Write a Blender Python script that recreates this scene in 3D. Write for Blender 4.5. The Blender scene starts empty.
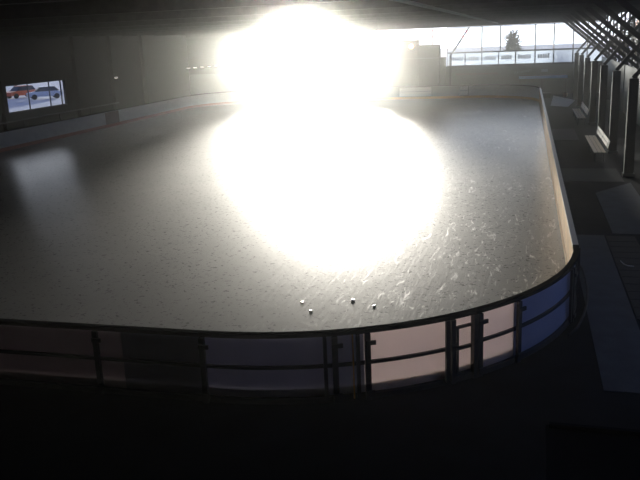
import bpy, math, random
from mathutils import Matrix, Vector
random.seed(7)
SC = bpy.context.scene
C = SC.collection
PI = math.pi

# ------------------------------------------------------------------ camera, sky, sun, exposure
cam_data = bpy.data.cameras.new('camera')
cam = bpy.data.objects.new('camera', cam_data); C.objects.link(cam)
ax = ((0.96726854, -0.02521612, 0.25249897), (0.25048475, 0.25411497, -0.93417502), (-0.0406075, 0.96684525, 0.25211366))
m = Matrix(ax).to_4x4(); m.translation = Vector((0, 0, 5.7)); cam.matrix_world = m
cam_data.sensor_width = 36; cam_data.lens = 772 * 36 / 640; cam_data.clip_end = 600
SC.camera = cam
SC.view_settings.view_transform = 'Standard'; SC.view_settings.look = 'None'
SC.view_settings.gamma = 1; SC.view_settings.use_curve_mapping = False
SC.view_settings.exposure = 0.0
SC.cycles.volume_bounces = 0
SC.cycles.max_bounces = 8; SC.cycles.diffuse_bounces = 4; SC.cycles.glossy_bounces = 4; SC.cycles.transmission_bounces = 6
SC.cycles.transparent_max_bounces = 12
SC.cycles.sample_clamp_indirect = 6

SUN_AZ = math.atan2(-0.274, 0.965)          # seen over the far end, a little left of centre
SUN_EL = math.radians(0.2)
SUN = Vector((math.sin(SUN_AZ) * math.cos(SUN_EL), math.cos(SUN_AZ) * math.cos(SUN_EL), math.sin(SUN_EL)))
SUN_STRENGTH = 2.2
ICE_GLARE_STRENGTH = 7.5
GLOW, WHITE, BLUE = 8.0, 2.1, 0.50
world = bpy.data.worlds.new('sky'); SC.world = world; world.use_nodes = True
nt = world.node_tree; nt.nodes.clear()
N = nt.nodes.new; L = nt.links.new
tc = N('ShaderNodeTexCoord')
dot = N('ShaderNodeVectorMath'); dot.operation = 'DOT_PRODUCT'; dot.inputs[1].default_value = SUN
L(tc.outputs['Generated'], dot.inputs[0])
def wramp(a, b, power):
    mr = N('ShaderNodeMapRange'); mr.clamp = True
    mr.inputs['From Min'].default_value = math.cos(math.radians(a)); mr.inputs['From Max'].default_value = math.cos(math.radians(b))
    L(dot.outputs['Value'], mr.inputs['Value'])
    pw = N('ShaderNodeMath'); pw.operation = 'POWER'; pw.inputs[1].default_value = power
    L(mr.outputs['Result'], pw.inputs[0]); return pw.outputs[0]
def wbg(col, strength, fac=None):
    b = N('ShaderNodeBackground'); b.inputs['Color'].default_value = (*col, 1)
    if fac is None: b.inputs['Strength'].default_value = strength
    else:
        mu = N('ShaderNodeMath'); mu.operation = 'MULTIPLY'; mu.inputs[1].default_value = strength
        L(fac, mu.inputs[0]); L(mu.outputs[0], b.inputs['Strength'])
    return b.outputs[0]
def wadd(a, b):
    s = N('ShaderNodeAddShader'); L(a, s.inputs[0]); L(b, s.inputs[1]); return s.outputs[0]
sh = wadd(wbg((0.30, 0.46, 1.0), BLUE), wbg((1.0, 0.99, 0.96), WHITE, wramp(55, 10, 1.3)))
sh = wadd(sh, wbg((1.0, 0.95, 0.84), GLOW, wramp(1.6, .6, 1.0)))
wo = N('ShaderNodeOutputWorld'); L(sh, wo.inputs['Surface'])
world.cycles.sampling_method = 'MANUAL'; world.cycles.sample_map_resolution = 1024

sl = bpy.data.lights.new('sun', 'SUN'); sl.energy = SUN_STRENGTH; sl.angle = math.radians(0.6); sl.color = (1.0, 0.95, 0.84)
so = bpy.data.objects.new('sun', sl); C.objects.link(so)
so.rotation_euler = (-SUN).to_track_quat('-Z', 'Y').to_euler(); so.location = SUN * 150
# a second, wide sun lamp added above the sun for the ice glare
AZ2, EL2 = math.atan2(-0.240, 0.965), math.radians(5.0)
GL = Vector((math.sin(AZ2) * math.cos(EL2), math.cos(AZ2) * math.cos(EL2), math.sin(EL2)))
gl2 = bpy.data.lights.new('ice_glare_lamp', 'SUN'); gl2.energy = ICE_GLARE_STRENGTH; gl2.angle = math.radians(6.5); gl2.color = (1.0, 0.95, 0.84)
go2 = bpy.data.objects.new('ice_glare_lamp', gl2); C.objects.link(go2)
go2.rotation_euler = (-GL).to_track_quat('-Z', 'Y').to_euler(); go2.location = GL * 150

# ------------------------------------------------------------------ materials
def mat(name, col, rough=0.6, metal=0.0, noise=0.0, scale=8.0, bump=0.0, col2=None, spec=0.5, emit=None, trans=0.0):
    M = bpy.data.materials.new(name); M.use_nodes = True
    t = M.node_tree; p = t.nodes['Principled BSDF']
    p.inputs['Base Color'].default_value = (*col, 1); p.inputs['Roughness'].default_value = rough
    p.inputs['Metallic'].default_value = metal; p.inputs['Specular IOR Level'].default_value = spec
    if noise or bump or col2:
        co = t.nodes.new('ShaderNodeTexCoord'); nz = t.nodes.new('ShaderNodeTexNoise')
        nz.inputs['Scale'].default_value = scale; nz.inputs['Detail'].default_value = 6
        t.links.new(co.outputs['Object'], nz.inputs['Vector'])
        c2 = col2 or tuple(max(0, c * (1 - noise)) for c in col)
        r = t.nodes.new('ShaderNodeValToRGB'); r.color_ramp.elements[0].position = .35; r.color_ramp.elements[1].position = .65
        r.color_ramp.elements[0].color = (*col, 1); r.color_ramp.elements[1].color = (*c2, 1)
        t.links.new(nz.outputs['Fac'], r.inputs['Fac']); t.links.new(r.outputs['Color'], p.inputs['Base Color'])
        if bump:
            b = t.nodes.new('ShaderNodeBump'); b.inputs['Strength'].default_value = bump; b.inputs['Distance'].default_value = 0.02
            t.links.new(nz.outputs['Fac'], b.inputs['Height']); t.links.new(b.outputs['Normal'], p.inputs['Normal'])
    if emit:
        p.inputs['Emission Color'].default_value = (*emit[0], 1); p.inputs['Emission Strength'].default_value = emit[1]
    if trans:
        out = t.nodes['Material Output']; tr = t.nodes.new('ShaderNodeBsdfTranslucent'); tr.inputs['Color'].default_value = (*col, 1)
        mx = t.nodes.new('ShaderNodeMixShader'); mx.inputs[0].default_value = trans
        t.links.new(p.outputs[0], mx.inputs[1]); t.links.new(tr.outputs[0], mx.inputs[2]); t.links.new(mx.outputs[0], out.inputs['Surface'])
    return M

M = {}
M['steel'] = mat('dark_painted_steel', (.035, .035, .045), .45, noise=.3)
M['cap'] = mat('top_rail_plastic', (.030, .028, .030), .8, noise=.2, spec=.0)
M['sunlit_cap'] = mat('sunlit_rail_plastic', (.65, .64, .62), .35)  # lighter copy of the rail plastic, sunlight put into its colour
M['white'] = mat('white_board_plastic', (.62, .64, .64), .38, noise=.12, scale=3)
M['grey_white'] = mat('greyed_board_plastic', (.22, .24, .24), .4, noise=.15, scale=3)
M['cream'] = mat('cream_board_plastic', (.90, .85, .85), .5, noise=.06, scale=2, trans=.7)
M['blue'] = mat('pale_blue_board_plastic', (.50, .53, .68), .5, noise=.12, scale=2, trans=.4)
M['slate'] = mat('slate_blue_board_plastic', (.46, .46, .54), .5, noise=.12, scale=2, trans=.6)
M['dark_slate'] = mat('dark_slate_board_plastic', (.26, .26, .32), .5, noise=.15, scale=2, trans=.5)
M['dusky'] = mat('dusky_pink_board_plastic', (.50, .46, .49), .5, noise=.12, scale=2, trans=.5)
M['brick'] = mat('red_brown_board_plastic', (.16, .085, .075), .5, noise=.2)
M['sun_gold'] = mat('sun_gold_board_plastic', (.95, .64, .32), .38, metal=.6, noise=.2, scale=2)  # gold sun reflection put into the colour of the white right-hand boards
M['yellow'] = mat('yellow_kick_plastic', (.75, .42, .10), .35, noise=.15)
M['red'] = mat('red_kick_plastic', (.50, .16, .10), .4, noise=.15)
M['advert'] = mat('white_advert_sheet', (.80, .82, .82), .5, noise=.1, scale=2)
M['ink'] = mat('faded_grey_ink', (.30, .33, .40), .7)
M['concrete'] = mat('dark_rubber_matting', (.010, .011, .017), .85, spec=.15, noise=.45, scale=1.3, bump=.3)
M['slab'] = mat('blue_grey_concrete', (.065, .075, .095), .7, noise=.3, scale=2.5, bump=.2)
M['slab2'] = mat('pale_concrete', (.30, .33, .36), .6, noise=.3, scale=2.5)
M['mat'] = mat('black_rubber', (.014, .014, .018), .7, noise=.3, scale=20, bump=.3)
M['wood'] = mat('pale_bench_wood', (.85, .72, .58), .6, noise=.2, scale=12)
M['brown'] = mat('brown_cladding_wood', (.020, .018, .018), .75, noise=.4, scale=5)
M['roofwood'] = mat('roof_timber', (.05, .047, .045), .8, noise=.4, scale=4)
M['deck'] = mat('roof_decking', (.035, .035, .036), .85, noise=.4, scale=2)
M['parapet'] = mat('grey_green_cladding', (.11, .125, .12), .7, noise=.2, scale=3)
M['counter'] = mat('pale_blue_ledge', (.55, .75, 1.0), .3)
M['cabin'] = mat('weathered_cabin_wood', (.06, .062, .055), .85, noise=.2, scale=3)
M['navy'] = mat('navy_painted_metal', (.004, .006, .014), 1.0, noise=.2, spec=.0)
M['snow'] = mat('crushed_ice', (.96, .97, .98), .22)
M['outside'] = mat('frosty_asphalt', (.42, .45, .55), .8, noise=.15, scale=.4)
M['foliage'] = mat('bare_twigs', (.16, .15, .10), .9, noise=.4, scale=3)
M['plaster'] = mat('ochre_plaster', (.75, .48, .22), .8, noise=.15)
M['paleplaster'] = mat('white_plaster', (.80, .80, .76), .8, noise=.1)
M['tiles'] = mat('red_roof_tiles', (.55, .16, .08), .8, noise=.3, scale=5)
M['orange'] = mat('orange_car_paint', (.85, .16, .05), .35)
M['carwhite'] = mat('white_car_paint', (.85, .86, .9), .3)
M['glassdark'] = mat('dark_car_glass', (.03, .035, .05), .1)
M['tyre'] = mat('tyre_rubber', (.02, .02, .02), .8)
M['lamp'] = mat('glowing_orange_lamp', (1, .4, .2), .4, emit=((1.0, .36, .16), 9.0))
M['tube'] = mat('pale_glowing_lamp', (1, 1, .95), .4, emit=((1.0, .95, .85), .9))
M['stripe_red'] = mat('red_barrier_paint', (.75, .06, .05), .5)
M['stripe_white'] = mat('white_barrier_paint', (.85, .85, .85), .5)
M['hose'] = mat('black_hose_rubber', (.012, .012, .016), .6)

def ice_material():
    I = bpy.data.materials.new('scratched_ice'); I.use_nodes = True
    t = I.node_tree; p = t.nodes['Principled BSDF']; n = t.nodes.new; l = t.links.new
    co = n('ShaderNodeTexCoord')
    def noise(scale, detail, vec, dist=0.0, rough=.6):
        z = n('ShaderNodeTexNoise'); z.inputs['Scale'].default_value = scale; z.inputs['Detail'].default_value = detail
        z.inputs['Distortion'].default_value = dist; z.inputs['Roughness'].default_value = rough; l(vec, z.inputs['Vector']); return z.outputs['Fac']
    def mapping(rot, sc):
        mp = n('ShaderNodeMapping'); mp.inputs['Rotation'].default_value = (0, 0, rot); mp.inputs['Scale'].default_value = sc
        l(co.outputs['Object'], mp.inputs['Vector']); return mp.outputs[0]
    def ramp(f, a, b, ca=(0, 0, 0, 1), cb=(1, 1, 1, 1)):
        r = n('ShaderNodeValToRGB'); r.color_ramp.elements[0].position = a; r.color_ramp.elements[1].position = b
        r.color_ramp.elements[0].color = ca; r.color_ramp.elements[1].color = cb; l(f, r.inputs['Fac']); return r.outputs['Color']
    def mathn(op, a, b):
        x = n('ShaderNodeMath'); x.operation = op
        for i, v in enumerate((a, b)):
            if isinstance(v, (int, float)): x.inputs[i].default_value = v
            else: l(v, x.inputs[i])
        return x.outputs[0]
    big = noise(.22, 4, co.outputs['Object'], .6)
    s1 = ramp(noise(1.0, 5, mapping(.5, (5.0, 1.1, 1)), 1.2), .60, .70)      # skate scrapes, two directions
    s2 = ramp(noise(1.0, 5, mapping(-.75, (6.0, 1.3, 1)), 1.4), .60, .70)
    fine = noise(7.0, 5, mapping(.0, (1.5, .14, 1)), .1, .6); grit = noise(9.0, 4, co.outputs['Object'], .3)
    scr = mathn('MAXIMUM', s1, s2)
    patch = ramp(noise(.16, 3, co.outputs['Object'], .3), .42, .60)
    sep = n('ShaderNodeSeparateXYZ'); l(co.outputs['Object'], sep.inputs[0])       # the skaters' worn lane along the right boards
    lane = n('ShaderNodeMapRange'); lane.interpolation_type = 'SMOOTHSTEP'; lane.inputs['From Min'].default_value = -6.5; lane.inputs['From Max'].default_value = -1.5
    l(sep.outputs['X'], lane.inputs['Value'])
    scr = mathn('MULTIPLY', scr, mathn('ADD', mathn('MULTIPLY', mathn('MULTIPLY', lane.outputs[0], mathn('ADD', mathn('MULTIPLY', patch, .6), .4)), .95), .03))
    mixc = n('ShaderNodeMix'); mixc.data_type = 'RGBA'; l(scr, mixc.inputs[0])
    l(ramp(big, .35, .65, (.16, .165, .17, 1), (.23, .23, .23, 1)), mixc.inputs[6]); mixc.inputs[7].default_value = (.85, .85, .83, 1)
    l(mixc.outputs[2], p.inputs['Base Color'])
    l(mathn('ADD', mathn('MULTIPLY', scr, .15), mathn('ADD', mathn('MULTIPLY', grit, .10), .235)), p.inputs['Roughness'])
    p.inputs['Anisotropic'].default_value = .80                                   # grooves left lengthwise by the resurfacer
    tg = n('ShaderNodeCombineXYZ'); tg.inputs[0].default_value = .975; tg.inputs[1].default_value = .22; l(tg.outputs[0], p.inputs['Tangent'])
    b = n('ShaderNodeBump'); b.inputs['Strength'].default_value = .35; b.inputs['Distance'].default_value = .012
    l(mathn('ADD', mathn('MULTIPLY', scr, .3), fine), b.inputs['Height']); l(b.outputs['Normal'], p.inputs['Normal'])
    return I
M['ice'] = ice_material()

# ------------------------------------------------------------------ helpers
class MB:
    def __init__(s): s.v = []; s.f = []
    def hexa(s, pts):
        k = len(s.v); s.v += [tuple(p) for p in pts]
        s.f += [tuple(k + i for i in q) for q in ((0, 3, 2, 1), (4, 5, 6, 7), (0, 1, 5, 4), (1, 2, 6, 5), (2, 3, 7, 6), (3, 0, 4, 7))]
        return s
    def box(s, x0, x1, y0, y1, z0, z1):
        return s.hexa([(x0, y0, z0), (x1, y0, z0), (x1, y1, z0), (x0, y1, z0), (x0, y0, z1), (x1, y0, z1), (x1, y1, z1), (x0, y1, z1)])
    def bar(s, a, b, w, h=None):
        a = Vector(a); b = Vector(b); d = (b - a).normalized(); h = h or w
        up = Vector((0, 0, 1)) if abs(d.z) < .95 else Vector((0, 1, 0))
        r = d.cross(up).normalized() * w / 2; u = r.cross(d).normalized() * h / 2
        q = lambda c: [c - r - u, c + r - u, c + r + u, c - r + u]
        return s.hexa(q(a) + q(b))
    def tube(s, pts, r, n=8):
        pts = [Vector(p) for p in pts]; k0 = len(s.v)
        for i, p in enumerate(pts):
            d = (pts[min(i + 1, len(pts) - 1)] - pts[max(i - 1, 0)]).normalized()
            up = Vector((0, 0, 1)) if abs(d.z) < .9 else Vector((1, 0, 0))
            a = d.cross(up).normalized(); b = a.cross(d).normalized()
            rr = r[i] if isinstance(r, (list, tuple)) else r
            for j in range(n):
                t = 2 * PI * j / n; s.v.append(tuple(p + a * math.cos(t) * rr + b * math.sin(t) * rr))
        for i in range(len(pts) - 1):
            for j in range(n):
                q = k0 + i * n; s.f.append((q + j, q + (j + 1) % n, q + n + (j + 1) % n, q + n + j))
        s.f.append(tuple(k0 + j for j in reversed(range(n)))); s.f.append(tuple(k0 + (len(pts) - 1) * n + j for j in range(n)))
        return s
    def strip(s, fn, s0, s1, n0, n1, z0, z1, step=.25):
        """a curved bar along the outline fn between two offsets and two heights"""
        k = max(1, int(math.ceil(abs(s1 - s0) / step))); b = len(s.v)
        for i in range(k + 1):
            p, nn = fn(s0 + (s1 - s0) * i / k)
            for (o, z) in ((n0, z0), (n1, z0), (n1, z1), (n0, z1)): s.v.append((p[0] + nn[0] * o, p[1] + nn[1] * o, z))
        for i in range(k):
            q = b + 4 * i
            for j in range(4): s.f.append((q + j, q + (j + 1) % 4, q + 4 + (j + 1) % 4, q + 4 + j))
        s.f.append((b + 3, b + 2, b + 1, b)); q = b + 4 * k; s.f.append((q, q + 1, q + 2, q + 3))
        return s
    def build(s, name, material, parent=None, bevel=0, smooth=False):
        me = bpy.data.meshes.new(name); me.from_pydata(s.v, [], s.f); me.update()
        import bmesh
        bm = bmesh.new(); bm.from_mesh(me); bmesh.ops.recalc_face_normals(bm, faces=bm.faces); bm.to_mesh(me); bm.free()
        if smooth:
            for p in me.polygons: p.use_smooth = True
        o = bpy.data.objects.new(name, me); C.objects.link(o); me.materials.append(material)
        if parent: o.parent = parent; o.matrix_parent_inverse = parent.matrix_world.inverted() if False else Matrix.Identity(4)
        if bevel:
            bv = o.modifiers.new('bevel', 'BEVEL'); bv.width = bevel; bv.segments = 2
        return o
def tag(o, label=None, cat=None, group=None, kind=None):
    if label: o['label'] = label
    if cat: o['category'] = cat
    if group: o['group'] = group
    if kind: o['kind'] = kind
    return o
def empty(name, loc=(0, 0, 0), rz=0, label=None, cat=None, group=None):
    o = bpy.data.objects.new(name, None); C.objects.link(o); o.location = loc; o.rotation_euler = (0, 0, rz)
    o.empty_display_size = .2
    return tag(o, label, cat, group)
def struct(name, mb, material, **k):
    return tag(mb.build(name, material, **k), kind='structure')
def copy_tree(o, loc, rz=None, label=None):
    r = o.copy(); C.objects.link(r); r.location = loc
    if rz is not None: r.rotation_euler = (0, 0, rz)
    if label: r['label'] = label
    for ch in [c for c in bpy.data.objects if c.parent == o]:
        c = ch.copy(); C.objects.link(c); c.parent = r
        for g in [x for x in bpy.data.objects if x.parent == ch]:
            d = g.copy(); C.objects.link(d); d.parent = c
    return r

# ------------------------------------------------------------------ rink outline (60 x 30 m, corner radius 6 m)
XR, XL, YN, YF, RC = 1.1, -29.6, 10.8, 71.0, 6.0
def outline(s):
    """s = 0 where the near straight meets the near right corner; grows anticlockwise"""
    LN = (XR - RC) - (XL + RC); LS = (YF - RC) - (YN + RC); A = PI * RC / 2
    tot = 2 * LN + 2 * LS + 4 * A; s = s % tot
    for (kind, ln, data) in (('a', A, (XR - RC, YN + RC, -PI / 2)), ('l', LS, (XR, YN + RC, 0, 1)), ('a', A, (XR - RC, YF - RC, 0)),
                             ('l', LN, (XR - RC, YF, -1, 0)), ('a', A, (XL + RC, YF - RC, PI / 2)), ('l', LS, (XL, YF - RC, 0, -1)),
                             ('a', A, (XL + RC, YN + RC, PI)), ('l', LN, (XL + RC, YN, 1, 0))):
        if s <= ln:
            if kind == 'a':
                th = data[2] + s / RC; return (data[0] + RC * math.cos(th), data[1] + RC * math.sin(th)), (math.cos(th), math.sin(th))
            return (data[0] + data[2] * s, data[1] + data[3] * s), (data[3], -data[2])
        s -= ln
    return outline(0)
LN = (XR - RC) - (XL + RC); LS = (YF - RC) - (YN + RC); A = PI * RC / 2
S_R0 = A; S_R1 = A + LS; S_F0 = S_R1 + A; S_F1 = S_F0 + LN; S_L0 = S_F1 + A; S_L1 = S_L0 + LS; TOT = 2 * LN + 2 * LS + 4 * A

# ------------------------------------------------------------------ structure
ice_bm = MB(); ring = [outline(TOT * i / 240)[0] for i in range(240)]
ice_bm.v = [(x, y, .03) for x, y in ring] + [(x, y, -.05) for x, y in ring]
ice_bm.f = [tuple(range(240)), tuple(range(479, 239, -1))] + [(i, (i + 1) % 240, 240 + (i + 1) % 240, 240 + i) for i in range(240)]
ice = tag(ice_bm.build('ice_sheet', M['ice']), kind='structure')
struct('floor', MB().box(-33.2, 6.65, -6, 78.5, -.25, 0), M['concrete'])
struct('ground_outside', MB().box(-260, 160, -60, 330, -.6, -.26), M['outside'])
# far end: parapet, cabin front, ledge
struct('wall_far', MB().box(-33.2, -26.5, 74.0, 74.25, 0, 2.72).box(-26.5, -13.6, 74.0, 74.25, 0, 1.1).box(-13.6, 6.65, 74.0, 74.25, 0, 2.72), M['parapet'])  # unseen middle stretch lowered to let more light onto the far ice
struct('wall_far_left', MB().box(-33.2, -27.9, 74.0, 74.25, 2.72, 6.4), M['brown'])
struct('beam_far', MB().box(-33.2, 6.65, 73.9, 74.35, 6.22, 7.9), M['roofwood'])
struct('wall_back', MB().box(-33.2, 6.65, -6.2, -6, 0, 7.9), M['brown'])
# left wall with its one opening
wl = MB().box(-33.25, -33, -6, 44.4, 0, 7.9).box(-33.25, -33, 51.7, 74.2, 0, 7.9).box(-33.25, -33, 44.4, 51.7, 0, 1.72).box(-33.25, -33, 44.4, 51.7, 3.6, 7.9)
struct('wall_left', wl, M['brown'])
struct('ceiling', MB().box(-33.3, 6.8, -6.2, 74.4, 7.9, 8.1), M['deck'])
# right side: cladding below, boards with gaps, open band above it
SPL = MB()
for a, b in ((-6, 9), (20, 33.7), (34.2, 38.3), (38.7, 44.2), (44.7, 50.6), (51.1, 57), (57.5, 74.0)): SPL.box(6.5, 6.62, a, b, 0, 3.15)
SPL.box(6.5, 6.62, -6, 9, 3.15, 7.9); SPL.box(6.5, 6.62, 9, 20, 0, 1.0)  # unseen near stretch opened up so sky light reaches the near boards
struct('wall_right', SPL, M['brown'])
struct('beam_right', MB().box(6.45, 6.65, 9, 74.2, 6.75, 7.9), M['roofwood'])
struct('beam_walkway', MB().box(3.78, 4.02, -6, 74.0, 6.75, 7.9), M['roofwood'])
# walkway slabs and mats
struct('floor_slab_1', MB().box(1.35, 2.25, 12.2, 22.4, 0, .012), M['slab'])
struct('floor_slab_2', MB().hexa([(2.5, 22.6, 0), (3.9, 22.6, 0), (3.9, 30.5, 0), (2.5, 28.5, 0), (2.5, 22.6, .014), (3.9, 22.6, .014), (3.9, 30.5, .014), (2.5, 28.5, .014)]), M['slab'])
struct('floor_slab_3', MB().hexa([(1.9, 62.5, 0), (3.1, 61.2, 0), (3.95, 67, 0), (2.4, 72, 0), (1.9, 62.5, .015), (3.1, 61.2, .015), (3.95, 67, .015), (2.4, 72, .015)]), M['slab2'])

# roof: cross beams are separate things
for i, y in enumerate(range(7, 74, 6)):
    b = MB().box(-33, 6.4, y - .12, y + .12, 6.55, 7.9)
    o = tag(b.build('roof_beam', M['roofwood']), 'dark timber beam crossing the hall under the dim roof', 'roof beam', 'cross beams under the roof')
for x in (-28, -23.5, -19, -14.5, -10, 0):
    struct('ceiling_purlin', MB().box(x - .07, x + .07, -6, 74, 7.55, 7.9), M['roofwood'])
c = MB().tube([(-2.55, -5, 6.40), (-2.55, 73.8, 6.40)], .045).build('cable_conduit', M['parapet'])
tag(c, 'thin pale conduit running the length of the dark roof beams', 'conduit')

# columns and crossed struts along the right
for k in range(9):
    y = 20 + 6 * k
    p = empty('timber_column', (3.98, y, 0), 0, 'dark square timber column along the outer edge of the walkway', 'column', 'columns along the walkway')
    MB().box(-.17, .17, -.17, .17, .12, 3.75).build('shaft', M['brown'], p)
    MB().box(-.22, .22, -.22, .22, 0, .119).build('foot', M['steel'], p)
for k in range(9):
    y = 20 + 6 * k
    p = empty('roof_strut_frame', (4.0, y, 3.0), 0, 'dark crossed timber struts under the roof beside the walkway', 'strut frame', 'strut frames beside the walkway')
    MB().bar((-1.75, 0, 3.85), (2.45, 0, .25), .13, .20).build('long_strut', M['brown'], p)
    MB().bar((-.02, .18, .76), (2.40, .18, 3.7), .10, .16).build('short_strut', M['brown'], p)
    MB().bar((-1.8, .1, 3.86), (2.45, .1, 3.86), .16, .14).build('tie', M['brown'], p)
SLT = MB()
for k in range(26): SLT.box(6.5, 6.62, 9 + k * 2.5, 9.12 + k * 2.5, 3.15, 6.75)
SLT.box(6.5, 6.62, 9, 74, 4.9, 5.0)
tag(SLT.build('slat_screen', M['brown']), 'dark upright slats closing the upper side of the walkway', 'screen')

# ------------------------------------------------------------------ far windows
def window(i, x0, x1, z0, z1, marks):
    w = tag(MB().box(x0, x0 + .05, 74.02, 74.14, z0, z1).box(x1 - .05, x1, 74.02, 74.14, z0, z1).box(x0, x1, 74.02, 74.14, z0, z0 + .07).box(x0, x1, 74.02, 74.14, z1 - .06, z1)
            .build('window_%d' % i, M['steel']), kind='structure')
    g = MB().box(x0 + .05, x1 - .05, 74.07, 74.085, z0 + .07, z1 - .06).build('pane', marks, w)
    return w
glass = bpy.data.materials.new('clear_glass'); glass.use_nodes = True
t = glass.node_tree; pb = t.nodes['Principled BSDF']; tr = t.nodes.new('ShaderNodeBsdfTransparent'); gl = t.nodes.new('ShaderNodeBsdfGlossy')
gl.inputs['Roughness'].default_value = .05; mx = t.nodes.new('ShaderNodeMixShader'); mx.inputs[0].default_value = .05
tr.inputs['Color'].default_value = (.93, .95, .96, 1)
t.links.new(tr.outputs[0], mx.inputs[1]); t.links.new(gl.outputs[0], mx.inputs[2]); t.links.new(mx.outputs[0], t.nodes['Material Output'].inputs['Surface'])
frost = bpy.data.materials.new('frosted_banner'); frost.use_nodes = True
t = frost.node_tree; tr = t.nodes.new('ShaderNodeBsdfTransparent'); tr.inputs['Color'].default_value = (.40, .45, .52, 1)
tl = t.nodes.new('ShaderNodeBsdfTranslucent'); tl.inputs['Color'].default_value = (.8, .85, .9, 1); mx = t.nodes.new('ShaderNodeMixShader'); mx.inputs[0].default_value = .35
t.links.new(tr.outputs[0], mx.inputs[1]); t.links.new(tl.outputs[0], mx.inputs[2]); t.links.new(mx.outputs[0], t.nodes['Material Output'].inputs['Surface'])
xs = [-7.1, -5.45, -3.95, -2.45, -.95, .75, 2.35, 4.0, 5.2, 6.5]
wi = 1
for a, b in zip(xs[:-1], xs[1:]):
    w = window(wi, a, b, 2.72, 3.92, frost); wi += 1
    wd = b - a
    if a < 2:
        mk = MB(); x = a + .25
        while x < b - .35:
            cw = random.uniform(.12, .2); h = random.uniform(.3, .42)
            mk.box(x, x + cw * .8, 74.045, 74.068, 3.2, 3.2 + h); x += cw + .03
        mk.build('printed_marks', M['ink'], w)
ux = [-7.1, -3.95, -2.3, .75, 2.35, 4.0, 5.2, 6.5]
for a, b in zip(ux[:-1], ux[1:]):
    window(wi, a, b, 3.92, 6.2, glass); wi += 1
# posts in the open part left of the cabin
for x in (-13.7, -20.2, -26.45):
    struct('trim_%d' % int(-x), MB().box(x - .05, x + .05, 74.03, 74.15, 1.1, 6.25), M['steel'])
struct('windowsill_far', MB().box(-13.6, 6.4, 73.93, 74.02, 2.66, 2.74), M['steel'])

# left opening glazing
w = tag(MB().box(-33.18, -33.08, 44.4, 44.5, 1.72, 3.6).box(-33.18, -33.08, 51.6, 51.7, 1.72, 3.6).box(-33.18, -33.08, 44.4, 51.7, 1.72, 1.8).box(-33.18, -33.08, 44.4, 51.7, 3.5, 3.6)
        .build('window_%d' % wi, M['steel']), kind='structure')
MB().box(-33.16, -33.1, 47.2, 47.27, 1.8, 3.5).box(-33.16, -33.1, 49.7, 49.77, 1.8, 3.5).box(-33.16, -33.1, 51.15, 51.25, 1.8, 3.5).box(-33.16, -33.1, 44.75, 44.8, 1.8, 3.5).build('mullion', M['steel'], w)
MB().box(-33.135, -33.125, 44.5, 51.6, 1.8, 3.5).build('pane', glass, w)
# dark posts in front of the left wall
for y in (43.7, 52.6, 58, 63.5):
    tag(MB().box(-32.7, -32.4, y - .2, y + .2, 0, 7.89).build('timber_post', M['brown']),
        'dark timber post standing before the dim left wall', 'post', 'posts along the left wall')
r = empty('hand_rail', (-32.3, 0, 0), 0, 'pale metal hand rail behind the boards below the small bright opening', 'rail')
MB().tube([(0, 40.5, 1.3), (0, 58, 1.3)], .05).build('bar', M['parapet'], r)
for y in (41, 45.2, 49.4, 53.6, 57.6): MB().box(-.03, .03, y - .03, y + .03, 0, 1.3).build('post', M['steel'], r)

# ------------------------------------------------------------------ boards: every section a thing
def section(name, s0, s1, panel, label, group=None, start_post=True, kick='yellow', detail=True, cat='rink board', bars=True):
    (px, py), _ = outline((s0 + s1) / 2)
    def fn(s):
        p, n = outline(s); return (p[0] - px, p[1] - py), n
    e = empty(name, (px, py, 0), 0, label, cat, group); g = .0008
    MB().strip(fn, s0 + g, s1 - g, .0, .02, .10, 1.14).build('panel', M[panel], e)
    MB().strip(fn, s0 + g, s1 - g, -.016, -.002, .26, 1.12).build('inner_sheet', M['cream' if panel == 'cream' else panel if panel in ('slate', 'dusky', 'blue', 'dark_slate') else 'white'], e)
    MB().strip(fn, s0 + g, s1 - g, -.026, -.002, .032, .25).build('kick_strip', M[kick], e)
    MB().strip(fn, s0 + g, s1 - g, -.035, .085, 1.14, 1.21).build('top_rail', M['cap'], e)
    if bars:
        MB().strip(fn, s0 + g, s1 - g, .021, .07, .60, .655).build('middle_rail', M['steel'], e)
        MB().strip(fn, s0 + g, s1 - g, .0, .08, .0, .09).build('bottom_rail', M['steel'], e)
    if start_post:
        w_ = .045
        for nm, zz in (('post', (.0, 1.14)),):
            MB().strip(fn, s0 + g, s0 + g + 2 * w_, .071, .13, *zz).build(nm, M['steel'], e)
        if detail:
            MB().strip(fn, s0 + g - .0, s0 + g + .17, .131, .16, .96, 1.03).build('latch', M['steel'], e)
            MB().strip(fn, s0 + g - .0, s0 + g + .14, .131, .16, .10, .17).build('foot_bracket', M['steel'], e)
    return e
sec = [
 (-9.9, -7.8, 'dusky', 'dusky pink near board section at the far left edge of the photo, dark steel rails', 1),
 (-4.9, -2.0, 'dusky', 'wide dusky pink board section just left of the latched post', 1),
 (-1.52, -.08, 'dark_slate', 'darkest slate board section right of the narrow dusky pink strip', 0),
 (-.08, 2.04, 'slate', 'wide slate blue near board section nearest the four ice crumbs', 1),
 (2.04, 2.56, 'slate', 'narrow slate blue board section left of the first cream panel', 1),
 (2.56, 4.05, 'cream', 'widest cream board section, left of the narrow framed gate', 1),
 (4.60, 5.54, 'cream', 'cream board section between the narrow gate and the blue panels', 1),
 (5.54, 7.90, 'blue', 'larger pale blue board section right of the cream panels on the near curve', 1),
 (7.90, A, 'blue', 'small pale blue board section where the near curve turns up the right side', 1),
]
sec[0] = (-7.8, -4.9, 'dusky', 'dusky pink near board section, outermost left of the near boards', 1)
near = []
for s0, s1, pm, lb, pf in sec:
    near.append(section('rink_board', s0, s1, pm, lb, start_post=bool(pf)))
section('rink_board', -2.0, -1.52, 'dusky', 'narrow dusky pink board section between the latched post and dark slate')
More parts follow.
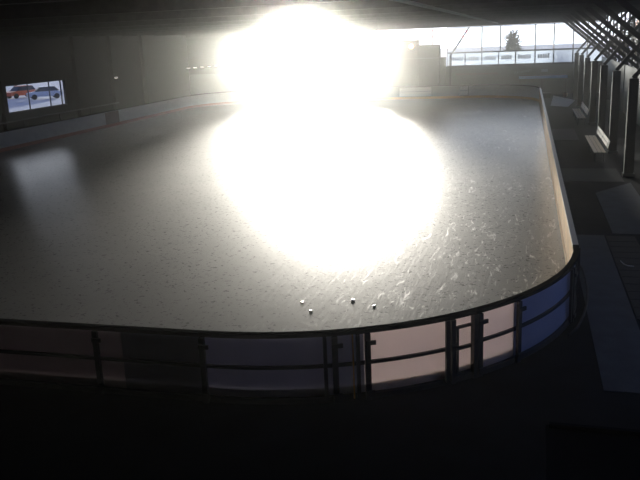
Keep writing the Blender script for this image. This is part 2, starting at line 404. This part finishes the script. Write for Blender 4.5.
# double posts at the two ends of the cream run
def extra_post(e, s, w=.06, mt='steel', nm='hinge_post'):
    c0 = e.location
    fn = lambda q: ((outline(q)[0][0] - c0.x, outline(q)[0][1] - c0.y), outline(q)[1])
    return MB().strip(fn, s, s + w, .071, .12, .05, 1.14).build(nm, M[mt], e)
extra_post(near[4], 2.42); extra_post(near[3], 1.9)
tag(extra_post(near[4], 2.36, .02, 'yellow', 'edge_strip'), 'thin yellow edge strip')
extra_post(near[5], 3.96, .07); extra_post(near[7], 7.76, .08)
# the gate
(px, py), _ = outline(4.325)
fn = lambda q: ((outline(q)[0][0] - px, outline(q)[0][1] - py), outline(q)[1])
g = empty('player_gate', (px, py, 0), 0, 'narrow cream gate with a dark inner frame in the curved near boards', 'gate')
MB().strip(fn, 4.06, 4.59, 0, .02, .10, 1.14).build('panel', M['cream'], g)
MB().strip(fn, 4.06, 4.59, -.016, -.002, .26, 1.12).build('inner_sheet', M['cream'], g)
MB().strip(fn, 4.06, 4.59, -.026, -.002, .032, .25).build('kick_strip', M['yellow'], g)
MB().strip(fn, 4.06, 4.59, -.035, .085, 1.14, 1.21).build('top_rail', M['cap'], g)
MB().strip(fn, 4.06, 4.14, .021, .12, 0, 1.14).build('hinge_post', M['steel'], g)
MB().strip(fn, 4.51, 4.59, .021, .12, 0, 1.14).build('latch_post', M['steel'], g)
fr = MB().strip(fn, 4.20, 4.24, .021, .06, .12, .98).strip(fn, 4.15, 4.50, .021, .06, .94, .99).strip(fn, 4.15, 4.50, .021, .06, .56, .62).strip(fn, 4.15, 4.50, .021, .06, .10, .15)
fr.build('inner_frame', M['steel'], g)
MB().strip(fn, 4.06, 4.59, .0, .08, .0, .098).build('bottom_rail', M['steel'], g)
MB().strip(fn, 4.145, 4.19, .061, .09, .66, .72).build('latch', M['steel'], g)
# the rest of the near straight lies outside the frame on the left

# right side, straight: copies of one section
def straight_proto(length, label, group, kick, name='rink_board', panel='white'):
    e = empty(name, (0, 0, 0), 0, label, 'rink board', group); h = length / 2 - .0008
    # built running along +Y, outward = +X
    MB().box(.0, .02, -h, h, .10, 1.14).build('panel', M[panel], e)
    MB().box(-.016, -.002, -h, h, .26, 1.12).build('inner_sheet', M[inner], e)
    MB().box(-.026, -.002, -h, h, .032, .25).build('kick_strip', M[kick], e)
    MB().box(-.035, .085, -h, h, 1.14, 1.21).build('top_rail', M['sunlit_cap' if inner == 'sun_gold' else 'cap'], e)
    MB().box(.021, .07, -h, h, .60, .655).build('middle_rail', M['steel'], e)
    MB().box(0, .08, -h, h, 0, .09).build('bottom_rail', M['steel'], e)
    MB().box(.071, .13, -h, -h + .09, 0, 1.14).build('post', M['steel'], e)
    return e
n = 24; ln = LS / n
inner = 'sun_gold'
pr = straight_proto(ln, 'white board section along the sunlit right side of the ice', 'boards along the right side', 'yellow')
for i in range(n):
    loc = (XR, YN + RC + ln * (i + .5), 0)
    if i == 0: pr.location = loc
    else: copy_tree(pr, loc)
# far right curve
for i in range(4):
    section('rink_board', S_R1 + A * i / 4, S_R1 + A * (i + 1) / 4, 'white', 'curved white board section in the far right corner of the rink', 'boards of the far right corner', detail=False)
# far straight
n = 6; ln = LN / n; inner = 'white'
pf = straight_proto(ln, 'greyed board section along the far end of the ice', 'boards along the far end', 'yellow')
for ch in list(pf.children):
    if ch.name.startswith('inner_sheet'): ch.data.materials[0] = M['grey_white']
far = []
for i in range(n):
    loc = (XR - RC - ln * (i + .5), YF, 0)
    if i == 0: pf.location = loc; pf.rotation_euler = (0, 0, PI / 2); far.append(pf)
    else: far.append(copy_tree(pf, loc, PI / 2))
bpy.context.view_layer.update()
# white adverts fixed to the far boards (own sheets, a part of their section)
def advert(x0, x1, lab):
    k = min(range(n), key=lambda i: abs(far[i].location.x - (x0 + x1) / 2)); e = far[k]
    lx0, lx1 = -(x1 - e.location.x), -(x0 - e.location.x)   # local +Y is world -X
    lo, hi = sorted((lx0, lx1)); lo = max(lo, -ln / 2 + .03); hi = min(hi, ln / 2 - .03)
    o = MB().box(-.030, -.018, lo, hi, .30, 1.10).build('advert_sheet', M['advert'], e); o['label'] = 'white advert sheet'
    MB().box(-.034, -.031, lo, hi, .68, .72).build('advert_line', M['ink'], e)
    return e
e1 = advert(-11.1, -8.2, ''); e1['label'] = 'far board section with a wide white advert sheet below the cabin'; del e1['group']
e2 = advert(-5.7, -4.95, ''); e2['label'] = 'far board section with a narrow white advert sheet at its right end'; del e2['group']
# curved far right section with the small white sheet, far left corner, left side
for i in range(4):
    section('rink_board', S_F1 + A * i / 4, S_F1 + A * (i + 1) / 4, 'white', 'curved white board section in the far left corner of the rink', 'boards of the far left corner', detail=False, kick='red')
n = 24; ln = LS / n
pl = straight_proto(ln, 'dim white board section along the left side of the ice', 'boards along the left side', 'red')
for i in range(n):
    y = YF - RC - ln * (i + .5)
    if y < 33: break
    if i == 0: pl.location = (XL, y, 0); pl.rotation_euler = (0, 0, PI); q = pl
    else: q = copy_tree(pl, (XL, y, 0), PI)
    if 50.4 < y < 52.4:
        del q['group']; q['label'] = 'red-brown board section interrupting the white boards on the left'
        for ch in q.children:
            if ch.name.startswith('inner_sheet'):
                ch.data = ch.data.copy(); ch.data.materials[0] = M['brick']

# ------------------------------------------------------------------ cabin at the far end
cb = empty('timekeeper_cabin', (-11.9, 72.2, 0), 0, 'dark cabin with a stepped top rising before the bright far opening', 'cabin')
MB().box(0, 2.35, 0, 1.5, 0, 5.15).build('tall_body', M['cabin'], cb)
MB().box(2.36, 4.25, .1, 1.5, 0, 4.68).build('low_body', M['cabin'], cb)
MB().box(-.06, 2.41, -.06, 1.56, 5.15, 5.24).build('tall_roof', M['brown'], cb)
MB().box(2.42, 4.3, .04, 1.56, 4.68, 4.76).build('low_roof', M['brown'], cb)
MB().box(.05, 4.2, -.03, -.001, 3.55, 3.62).build('front_ledge', M['parapet'], cb)
MB().box(4.26, 4.75, .6, 1.4, 0, 3.6).build('side_post', M['parapet'], cb)
lp = empty('signal_lamp', (-10.15, 72.1, 4.70), 0, 'small glowing orange lamp on the front of the dark cabin', 'lamp')
MB().tube([(0, .09, 0), (0, -.03, 0)], .20, 12).build('housing', M['steel'], lp)
MB().tube([(0, -.031, 0), (0, -.06, 0), (0, -.08, 0)], [.23, .21, .12], 12).build('lens', M['lamp'], lp)
# barrier pole, raised
bp = empty('barrier_pole', (-6.7, 73.2, 0), 0, 'slanting dark pole with red and white tip, raised beside the cabin', 'pole')
MB().box(-.1, .1, -.1, .1, 0, 3.7).build('stand', M['steel'], bp)
a = Vector((0, 0, 3.7)); d = Vector((1.65, 0, 2.45))
MB().bar(a, a + d * .62, .15).build('shaft', M['steel'], bp)
for i in range(4): MB().bar(a + d * (.62 + .095 * i), a + d * (.62 + .095 * (i + 1)), .15).build('stripe', M['stripe_red' if i % 2 == 0 else 'stripe_white'], bp)
mp = empty('marker_rod', (-8.3, 73.9, 4.76), 0, 'thin upright red and white rod on the lower part of the cabin roof', 'rod')
mp.location = (-8.35, 73.2, 4.765)
for i in range(5): MB().tube([(0, 0, i * .28), (0, 0, (i + 1) * .28)], .06).build('stripe', M['stripe_red' if i % 2 == 0 else 'stripe_white'], mp)
# ledge and notice boards on the far wall
ct = empty('counter', (0, 0, 0), 0, 'long pale blue ledge below the far windows', 'counter')
MB().box(-.6, 3.6, 73.3, 73.6, 1.44, 1.68).build('ledge', M['counter'], ct)
for x in (-.5, 1.4, 3.45): MB().box(x - .04, x + .04, 73.42, 73.5, 0, 1.439).build('leg', M['cabin'], ct)
nb = empty('notice_board', (-.2, 73.97, 2.08), 0, 'grey banner with dark scribbled lettering under the far windows', 'banner')
MB().box(-1.1, 1.1, -.02, .0, -.28, .28).build('sheet', M['parapet'], nb)
mk = MB(); x = -.8
while x < .8:
    w_ = random.uniform(.05, .1); z = .16 * math.sin(x * 3)
    mk.bar((x, -.028, -.12 + z * .5), (x + w_, -.028, .1 + z * .5), .012, .045); mk.bar((x + w_, -.028, .1 + z * .5), (x + w_ + .06, -.028, -.1 + z * .5), .012, .045); x += .2
mk.build('lettering', M['ink'], nb)
nb = empty('notice_board', (1.62, 73.97, 2.1), 0, 'small dark sign in a grey frame under the far windows', 'sign')
MB().box(-.45, .45, -.03, 0, -.3, .3).build('frame', M['parapet'], nb); MB().box(-.28, .28, -.05, -.031, -.12, .12).build('sign_face', M['ink'], nb)
bn = empty('banner', (-4.6, 73.97, 2.0), 0, 'long faded grey banner with a line of reddish lettering on the far wall', 'banner')
MB().box(-2.0, 2.3, -.02, 0, -.3, .3).build('sheet', M['parapet'], bn)
mk = MB(); x = -1.7
while x < 2.0: w_ = random.uniform(.07, .13); mk.box(x, x + w_, -.03, -.021, -.1, .06); x += w_ + .07
mk.build('lettering', M['brick'], bn)
# small far lamps along the left
for i in range(7):
    tag(MB().box(-32.9 + i * .75, -32.55 + i * .75, 73.3, 73.36, 3.325 + .0328 * i, 3.415 + .0328 * i).build('lamp_bulb', M['tube']),
        'tiny pale lamp on the wire strung by the far left corner', 'lamp', 'tiny lamps strung in the far left corner')
tag(MB().tube([(-33, 73.33, 3.42), (-28.2, 73.33, 3.63)], .02).build('lamp_wire', M['steel']), 'thin dark wire carrying the tiny lamps in the corner', 'wire')
lt = empty('lamp_bracket', (-32.3, 58.0, 3.3), 0, 'small pale lamp fixed to a post on the dark left side', 'lamp')
MB().box(-.06, .06, -.16, .16, -.06, .06).build('lamp_face', M['tube'], lt); MB().box(-.1, -.06, -.05, .05, -.05, .05).build('bracket', M['steel'], lt)

# ------------------------------------------------------------------ benches
def bench(y0, y1, x, label):
    L_ = y1 - y0
    e = empty('bench', (x, y0, 0), 0, label, 'bench')
    for i in range(3): MB().box(.02 + i * .17, .16 + i * .17, 0, L_, .43, .465).build('seat_slat', M['wood'], e)
    for i in range(2):
        z = .62 + i * .17
        MB().hexa([(.56 + i * .04, 0, z), (.59 + i * .04, 0, z), (.59 + i * .04, L_, z), (.56 + i * .04, L_, z),
                   (.59 + i * .04, 0, z + .14), (.62 + i * .04, 0, z + .14), (.62 + i * .04, L_, z + .14), (.59 + i * .04, L_, z + .14)]).build('back_slat', M['wood'], e)
    for y in (.35, L_ / 2, L_ - .35):
        f = MB().box(.06, .11, y - .03, y + .03, 0, .39).box(.42, .47, y - .03, y + .03, 0, .39).box(.04, .54, y - .03, y + .03, .39, .429)
        f.bar((.50, y, .40), (.66, y, .94), .05, .04)
        f.build('support', M['steel'], e)
    return e
bench(35.2, 40.9, 2.93, 'pale slatted bench nearer the camera on the dark walkway')
bench(49.2, 55.0, 3.05, 'pale slatted bench further off, beside the bright patch of floor')

# mats, hose, glinting scrap, foreground cabinet
mm = MB().box(2.28, 3.05, 15.6, 22.3, 0, .02)
for i in range(12): mm.box(2.3, 3.03, 15.75 + i * .54, 15.8 + i * .54, .02, .026)
tag(mm.build('rubber_mat', M['mat']), 'long black ribbed rubber mat on the walkway', 'mat')
tag(MB().box(1.4, 3.7, 30.6, 33.6, 0, .02).build('rubber_mat', M['mat']), 'black rubber mat lying just before the nearer bench', 'mat')
tag(MB().box(1.5, 2.8, 42.5, 47.5, 0, .02).build('rubber_mat', M['mat']), 'dark mat lying between the two benches', 'mat')
pts = [(1.30, 20.4, .03), (1.38, 19.6, .03), (1.45, 18.9, .03), (1.47, 18.1, .03), (1.45, 17.3, .03), (1.39, 16.5, .03), (1.27, 15.7, .03), (1.12, 15.0, .03), (.92, 14.5, .03)]
tag(MB().tube(pts, .024).build('hose', M['hose'], smooth=True), 'black hose curving over the floor around the corner of the boards', 'hose')
sp = MB().tube([(2.40, 19.75, .04), (2.44, 19.45, .045), (2.52, 19.3, .045), (2.66, 19.28, .04)], [.006, .012, .014, .006])
tag(sp.build('metal_scrap', M['stripe_white'], smooth=True), 'small bent shiny strip glinting on the black mat', 'scrap')
bx = empty('equipment_cabinet', (.36, 7.55, 0), math.radians(-1.0), 'dark navy cabinet with a lipped top, lowest at the photo corner', 'cabinet')
MB().box(0, 1.9, 0, 1.45, .08, .93).build('body', M['navy'], bx, bevel=.01)
MB().box(-.04, 1.94, -.04, 1.49, .931, .975).build('lid', M['navy'], bx, bevel=.008)
MB().box(.0, 1.9, 1.40, 1.46, .976, 1.03).build('back_lip', M['navy'], bx)
MB().box(.04, 1.86, .04, 1.41, 0, .079).build('plinth', M['steel'], bx)
# crate like things far down the walkway
kb = empty('storage_crate', (1.75, 69.5, 0), .1, 'small dark crate at the far end of the walkway', 'crate')
MB().box(-.28, .28, -.3, .3, 0, .42).build('body', M['navy'], kb, bevel=.02); MB().box(-.3, .3, -.32, .32, .421, .46).build('lid', M['steel'], kb)
kb = empty('bucket', (3.35, 70.5, 0), 0, 'tan bucket standing by the far wall of the walkway', 'bucket')
MB().tube([(0, 0, .0), (0, 0, .34)], [.13, .17], 14).build('body', M['wood'], kb, smooth=False); MB().tube([(0, 0, .341), (0, 0, .37)], [.18, .18], 14).build('rim', M['brown'], kb)

# crumbs of ice
def crumb(x, y, r, label):
    k = MB(); rnd = random.Random(int(x * 97)); nseg = 7
    prof = [(.0, .85), (.45, 1.0), (.8, .95), (1.0, .8)]
    for (h, w_) in prof:
        for j in range(nseg):
            t = 2 * PI * j / nseg; q = r * w_ * rnd.uniform(.8, 1.15); k.v.append((q * math.cos(t), q * math.sin(t), h * (r * .32 - .13 * q * math.sin(t))))
    for i in range(3):
        for j in range(nseg): k.f.append((i * nseg + j, i * nseg + (j + 1) % nseg, (i + 1) * nseg + (j + 1) % nseg, (i + 1) * nseg + j))
    k.f.append(tuple(range(nseg))[::-1]); k.f.append(tuple(3 * nseg + j for j in range(nseg)))
    o = tag(k.build('ice_crumb', M['snow']), label, 'ice crumb'); o.location = (x, y, .032); return o
crumb(-4.71, 15.67, .036, 'white ice crumb, upper one of the close pair on the ice')
crumb(-4.36, 15.13, .04, 'white ice crumb, lower one of the close pair on the ice')
crumb(-3.61, 15.96, .052, 'largest and brightest white ice crumb in front of the glare')
crumb(-3.07, 15.64, .042, 'white ice crumb lying apart, nearest the cream board panels')

# ------------------------------------------------------------------ outside
def tree(x, y, h, w_, label, group=None, seed=0):
    rnd = random.Random(seed); e = empty('bare_tree', (x, y, -.27), 0, label, 'tree', group)
    MB().tube([(0, 0, 0), (.1, 0, h * .3), (0, .1, h * .55)], [.22, .17, .09]).build('trunk', M['brown'], e)
    k = MB()
    for i in range(150):
        a = rnd.uniform(0, 2 * PI); ph = rnd.uniform(-1, 1); rr = rnd.uniform(.5, 1)
        c0 = Vector((math.cos(a) * math.sqrt(1 - ph * ph) * w_ * rr, math.sin(a) * math.sqrt(1 - ph * ph) * w_ * rr, h * .66 + ph * h * .34 * rr))
        for q in range(5):
            d = Vector((rnd.gauss(0, 1), rnd.gauss(0, 1), rnd.gauss(0, 1) + .3)).normalized() * rnd.uniform(.35, .9)
            k.bar(c0, c0 + d, .06)
    k.build('twigs', M['foliage'], e)
def house(x, y, w_, d, h, wall, label, rz=0):
    e = empty('house', (x, y, -.27), rz, label, 'house')
    MB().box(-w_ / 2, w_ / 2, -d / 2, d / 2, 0, h).build('wall', M[wall], e)
    r = MB(); r.v = [(-w_ / 2 - .5, -d / 2 - .5, h), (w_ / 2 + .5, -d / 2 - .5, h), (w_ / 2 + .5, d / 2 + .5, h), (-w_ / 2 - .5, d / 2 + .5, h), (-w_ / 2, 0, h + w_ * .25), (w_ / 2, 0, h + w_ * .25)]
    r.f = [(0, 1, 5, 4), (2, 3, 4, 5), (0, 4, 3), (1, 2, 5), (0, 3, 2, 1)]; r.build('roof', M['tiles'], e)
    for sx in (-1, 1):
        for i in range(3):
            yy = -d / 3 + i * d / 3
            MB().box(sx * w_ / 2 - .04, sx * w_ / 2 + .04, yy - .5, yy + .5, 1.4, 2.8).build('window', M['glassdark'], e)
def car(x, y, rz, paint, label):
    e = empty('car', (x, y, -.26), rz, label, 'car')
    b = MB()
    prof = [(-2.1, .35), (-2.15, .8), (-1.2, .95), (1.5, .98), (2.1, .85), (2.1, .35)]
    def ext(pf, w_):
        k = MB(); nn = len(pf); k.v = [(px, -w_, pz) for px, pz in pf] + [(px, w_, pz) for px, pz in pf]
        k.f = [tuple(range(nn)), tuple(range(2 * nn - 1, nn - 1, -1))] + [(i, (i + 1) % nn, nn + (i + 1) % nn, nn + i) for i in range(nn)]; return k
    ext(prof, .86).build('body', M[paint], e); ext([(-1.2, .96), (-.55, 1.48), (1.2, 1.5), (1.75, .99)], .76).build('cabin_glass', M['glassdark'], e)
    ext([(-.6, 1.49), (-.5, 1.55), (1.1, 1.56), (1.25, 1.51)], .76).build('roof', M[paint], e)
    for sx in (-1.35, 1.35):
        for sy in (-.8, .8): MB().tube([(sx, sy - .1, .33), (sx, sy + .1, .33)], .33, 14).build('wheel', M['tyre'], e)
car(-64.5, 90.5, 1.2, 'orange', 'orange car parked outside the small left opening')
car(-59.0, 87.5, .7, 'carwhite', 'pale car parked outside, beside the orange one')
tree(-75, 104, 7, 3, 'dark bare tree outside beyond the orange car', seed=1)
tree(-66, 103, 6, 3, 'dark bare tree outside beyond the white car', seed=2)
tree(-1.5, 92, 5.7, .7, 'small bare tree showing faintly through the far windows', seed=5)
house(19, 62, 9, 10, 5, 'plaster', 'ochre house with red roof seen through the right lattice')
house(17, 100, 8, 12, 5.5, 'paleplaster', 'white house with red roof beyond the ochre one')
tree(9, 47, 7, 2.4, 'bare tree outside the right lattice, nearest the benches', seed=8)
tree(10, 76, 7, 2.6, 'bare tree outside the right lattice near the far corner', seed=9)

# ------------------------------------------------------------------ haze volume added to make the bloom around the sun
hz = bpy.data.materials.new('glare_haze'); hz.use_nodes = True; t = hz.node_tree; t.nodes.clear()
vs = t.nodes.new('ShaderNodeVolumeScatter'); vs.inputs['Density'].default_value = .0028; vs.inputs['Anisotropy'].default_value = .970
vs.inputs['Color'].default_value = (.98, 1, .97, 1)
ou = t.nodes.new('ShaderNodeOutputMaterial'); t.links.new(vs.outputs[0], ou.inputs['Volume'])
hb = MB().box(-32.98, 6.45, -5.9, 73.85, .035, 7.88).build('haze', hz)
tag(hb, 'thin pale haze added in the hall to make the bloom around the sun', 'haze', kind='stuff')
